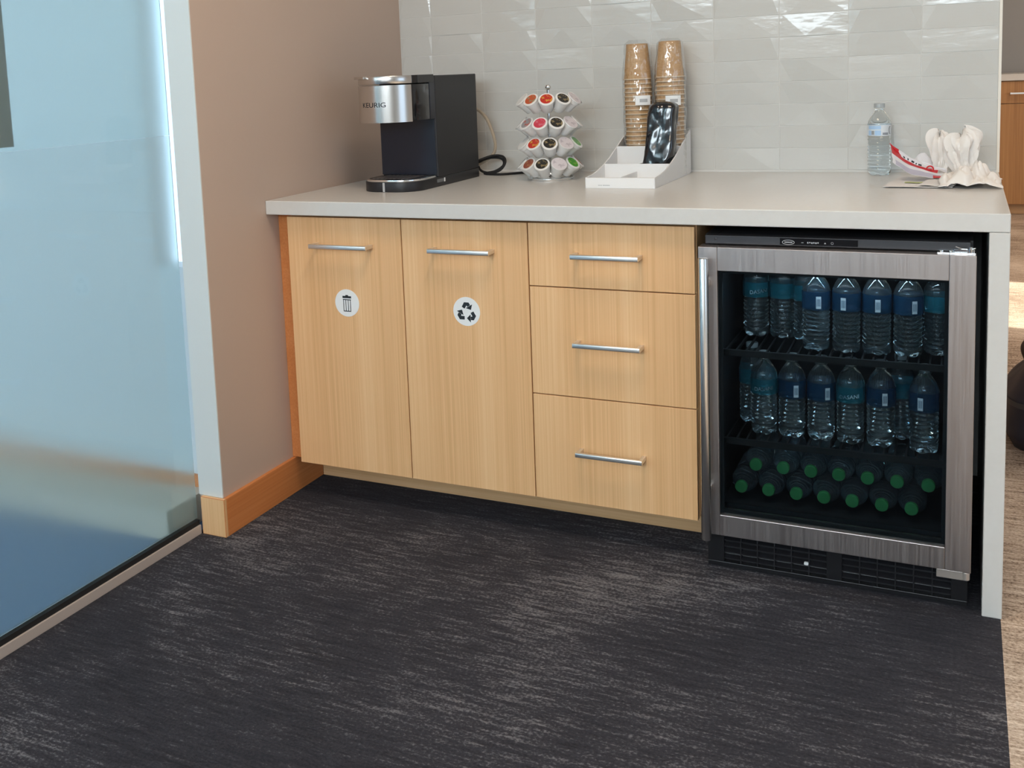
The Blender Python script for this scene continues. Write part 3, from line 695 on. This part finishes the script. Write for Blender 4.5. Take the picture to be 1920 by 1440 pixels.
MB().grid(lambda u, v: (.966+.086*u, .612+.004*math.sin(9*u)+.003*v, ZC+.0075+.010*v+.003*noise.noise(Vector((u*6, v, 2)))), 20, 3).build('seam', 'black_bag', lb_, smooth=True)

# ------------------------------------------------------------------ litter at the counter end
pp = thing('paper_sheet', 'flat white paper lying under the snack wrapper', 'paper', (1.74, .60, ZC))
MB().grid(lambda u, v: (1.652+.165*u+.03*v, .465+.29*v, ZC+.0022+.0015*abs(math.sin(5*u+2*v))+.006*max(0, .25-u)*(1-v)), 14, 14).build('sheet', 'paper', pp, solid=.0008)
MB().grid(lambda u, v: (1.735+.085*u+.02*v, .475+.10*v, ZC+.0066+.004*v+.001*math.sin(9*u)), 10, 6).build('flap', 'paper', pp, solid=.0008)
MB().grid(lambda u, v: (1.700+.06*u, .545+.02*v, ZC+.0058+.0005*math.sin(9*u)), 10, 3).build('stripe', 'wrap_green', pp, solid=.0006)
sw = thing('snack_wrapper', 'torn red and white snack wrapper curling up beside the bottle', 'wrapper', (1.74, .60, ZC+.008))
def wrapf(u, v):
    # u along the length (left end curls up), v across from the bottom front edge to the top back edge
    x = 1.668 + .140*u; zb = ZC + .012 + .045*(1-u)**3.0
    hgt = .060*(1-u)**.55 + .012
    y = .585 + .02*u + .055*math.sin(v*1.6) 
    z = zb + hgt*v*(1-.30*v) + .003*noise.noise(Vector((u*7, v*5, 1.3)))
    y += .006*noise.noise(Vector((u*5, v*6, 7.7)))
    return (x + .004*noise.noise(Vector((u*4, v*4, 3))) - .010*v*(1-u), y, z)
def sub(u0, u1, v0, v1, off=0, fn=wrapf):
    def f(u, v):
        p = fn(u0+(u1-u0)*u, v0+(v1-v0)*v); return (p[0], p[1]-off, p[2])
    return f
MB().grid(sub(0, 1, 0, .38), 26, 6).build('lower_side', 'wrap_white', sw, smooth=True)
MB().grid(sub(.05, .85, .02, .22, .0006), 22, 3).build('tint', 'wrap_lilac', sw, smooth=True)
MB().grid(sub(0, .80, .38, .56), 24, 4).build('stripe', 'red_print', sw, smooth=True)
MB().grid(sub(0, .16, .56, 1.0), 8, 6).build('red_end', 'red_print', sw, smooth=True)
MB().grid(sub(.16, .95, .56, 1.0), 22, 6).build('inside', 'wrap_white', sw, smooth=True)
mk = MB()
for i, (a, w_) in enumerate(((.20, .03), (.27, .02), (.34, .05), (.42, .02), (.47, .06))): mk.grid(sub(a, a+w_, .585, .68, .0008), 3, 2)
mk.build('print', 'ink', sw)
em = MB()
cc = wrapf(.66, .58)
em.tube([(cc[0]+.0085*math.cos(q), cc[1]-.003, cc[2]+.0085*math.sin(q)) for q in [2*PI*i/18 for i in range(18)]], .0022, 6, True).box(cc[0]-.005, cc[0]+.005, cc[1]-.0035, cc[1]-.002, cc[2]-.0018, cc[2]+.0018)
em.build('emblem', 'red_print', sw)
MB().grid(sub(.72, .96, .0, .16, .0012), 8, 3).build('red_corner', 'red_print', sw, smooth=True)
# inner pillow of the wrapper
MB().grid(lambda u, v: (1.705+.07*u, .655+.03*math.sin(PI*v), ZC+.012+.062*math.sin(PI*(.15+.7*v))*math.sin(PI*(.1+.8*u))+.003*noise.noise(Vector((u*6, v*6, 2)))), 16, 14).build('crumple', 'wrap_white', sw, smooth=True)

def tissue(label, parts, loc):
    r = thing('crumpled_tissue', label, 'tissue', loc)
    for nm, f, nu, nv in parts: MB().grid(f, nu, nv).build(nm, 'tissue', r, smooth=True, solid=.0005)
    return r
def fold(p): return abs(noise.noise(p))*2
def low(u, v):
    q = Vector((u*3.1, v*2.6, 1.7))
    x = 1.782+.146*u + .010*noise.noise(q*1.7); y = .462+.215*v + .018*noise.noise(q*1.4+Vector((0, 0, 5)))
    e = max(0, math.sin(PI*(u*.96+.02)))**.55*max(0, math.sin(PI*(v*.94+.03)))**.6
    z = ZC+.0025 + e*(.020 + .030*fold(q) + .014*fold(q*2.3+Vector((3, 1, 0))) + .012*math.exp(-((u-.72)**2+(v-.75)**2)*18))
    return (x, y, z)
def stand(cx, cy, rx, ry, H, seed, flare):
    def f(u, v):
        a = 2*PI*u; ca, sa = math.cos(a), math.sin(a)
        n1 = noise.noise(Vector((ca*1.2+seed, sa*1.2, v*1.6))); pl = fold(Vector((ca*1.9, sa*1.9+seed, v*1.1))); p2 = fold(Vector((ca*4+seed, sa*4, v*3)))
        k = (.62+flare*v)*(.70+.55*pl+.22*p2+.5*n1)
        k *= 1 if v < .72 else max(.06, math.cos((v-.72)/.28*1.45))
        hh = H*(v if v < .72 else .72+.28*math.sin((v-.72)/.28*PI/2)) * (.86+.30*noise.noise(Vector((ca*.9+seed*2, sa*.9, .4)))) + .010*p2*v
        return (cx+rx*k*ca + .016*noise.noise(Vector((v*2.4, seed, 1))), cy+ry*k*sa, ZC+.006+hh)
    return f
tissue('crumpled white tissue lying flat at the right counter end', [('sheet', low, 60, 50)], (1.86, .57, ZC+.001))
tissue('tall crumpled white tissue standing up behind the flat one', [('sheet', stand(1.842, .655, .046, .034, .138, 2.3, .30), 70, 40)], (1.843, .655, ZC+.004))
tissue('smaller thin tissue tuft standing between the wrapper and the tall tissue', [('sheet', stand(1.782, .690, .026, .022, .130, 7.9, .55), 60, 34)], (1.775, .685, ZC+.004))

# ------------------------------------------------------------------ far room
fc = thing('base_cabinet', 'distant wooden cabinet with a drawer beyond the tile wall', 'cabinet', (2.6, 7.0, 0))
MB().box(1.6, 3.6, 6.72, 7.36, .10, 1.040).build('body', 'oak_far', fc)
MB().box(1.6, 3.6, 6.78, 7.36, 0, .10).build('kick', 'oak_kick', fc)
for x0_, x1_ in ((1.605, 1.995), (2.0, 2.60), (2.605, 3.595)):
    d = MB().box(x0_, x1_, 6.70, 6.72, .868, 1.034).build('drawer', 'oak_far', fc, bevel=.001)
    MB().box(max(x0_+.145, (x0_+x1_)/2-.14), (x0_+x1_)/2+.14, 6.66, 6.672, .938, .950).box(max(x0_+.145, (x0_+x1_)/2-.14), max(x0_+.145, (x0_+x1_)/2-.14)+.012, 6.67, 6.70, .938, .950).box((x0_+x1_)/2+.128, (x0_+x1_)/2+.14, 6.67, 6.70, .938, .950).build('handle', 'nickel', d)
    MB().box(x0_, x1_, 6.70, 6.72, .085, .862).build('door', 'oak_far', fc, bevel=.001)
fs_ = thing('countertop', 'distant white countertop on the far wooden cabinet', 'countertop', (2.6, 7.0, 1.041))
MB().box(1.58, 3.62, 6.68, 7.38, 1.041, 1.092).build('slab', 'quartz', fs_, bevel=.002)

bg = thing('duffel_bag', 'dark navy bag with leather handles on the beige floor behind the counter', 'bag', (2.19, 1.30, 0))
def bagf(u, v):
    a = 2*PI*u; h = .30*v
    w, dd = .225, .19
    q = (abs(math.cos(a))**3+abs(math.sin(a))**3)**(-1/3)
    k = (1-.35*max(0, v-.55)/.45*1.1) * (.86+.14*min(1, v*6)); k *= 1 if v < .98 else .3
    n_ = .014*noise.noise(Vector((math.cos(a)*2, math.sin(a)*2, v*4)))
    return (2.19+(w*q*k+n_)*math.cos(a), 1.27+(dd*q*k+n_)*math.sin(a), h + .012*noise.noise(Vector((math.cos(a)*3, math.sin(a)*3, 2)))*v + .001)
MB().grid(bagf, 40, 20).build('body', 'navy_nylon', bg, smooth=True)
for y in (1.16, 1.38):
    MB().tube(spline([(2.05, y, .22), (2.03, y-.02, .29), (2.08, y-.02, .335), (2.19, y, .35), (2.29, y-.02, .335), (2.34, y-.02, .29), (2.33, y, .22)]), .009, 8).build('handle', 'leather', bg, smooth=True)
bnd = MB().grid(lambda u, v: (lambda p: (2.19+(p[0]-2.19)*1.012, 1.27+(p[1]-1.27)*1.012, p[2]))(bagf(u, .50+.06*v)), 40, 2).build('band', 'charcoal', bg, smooth=True)
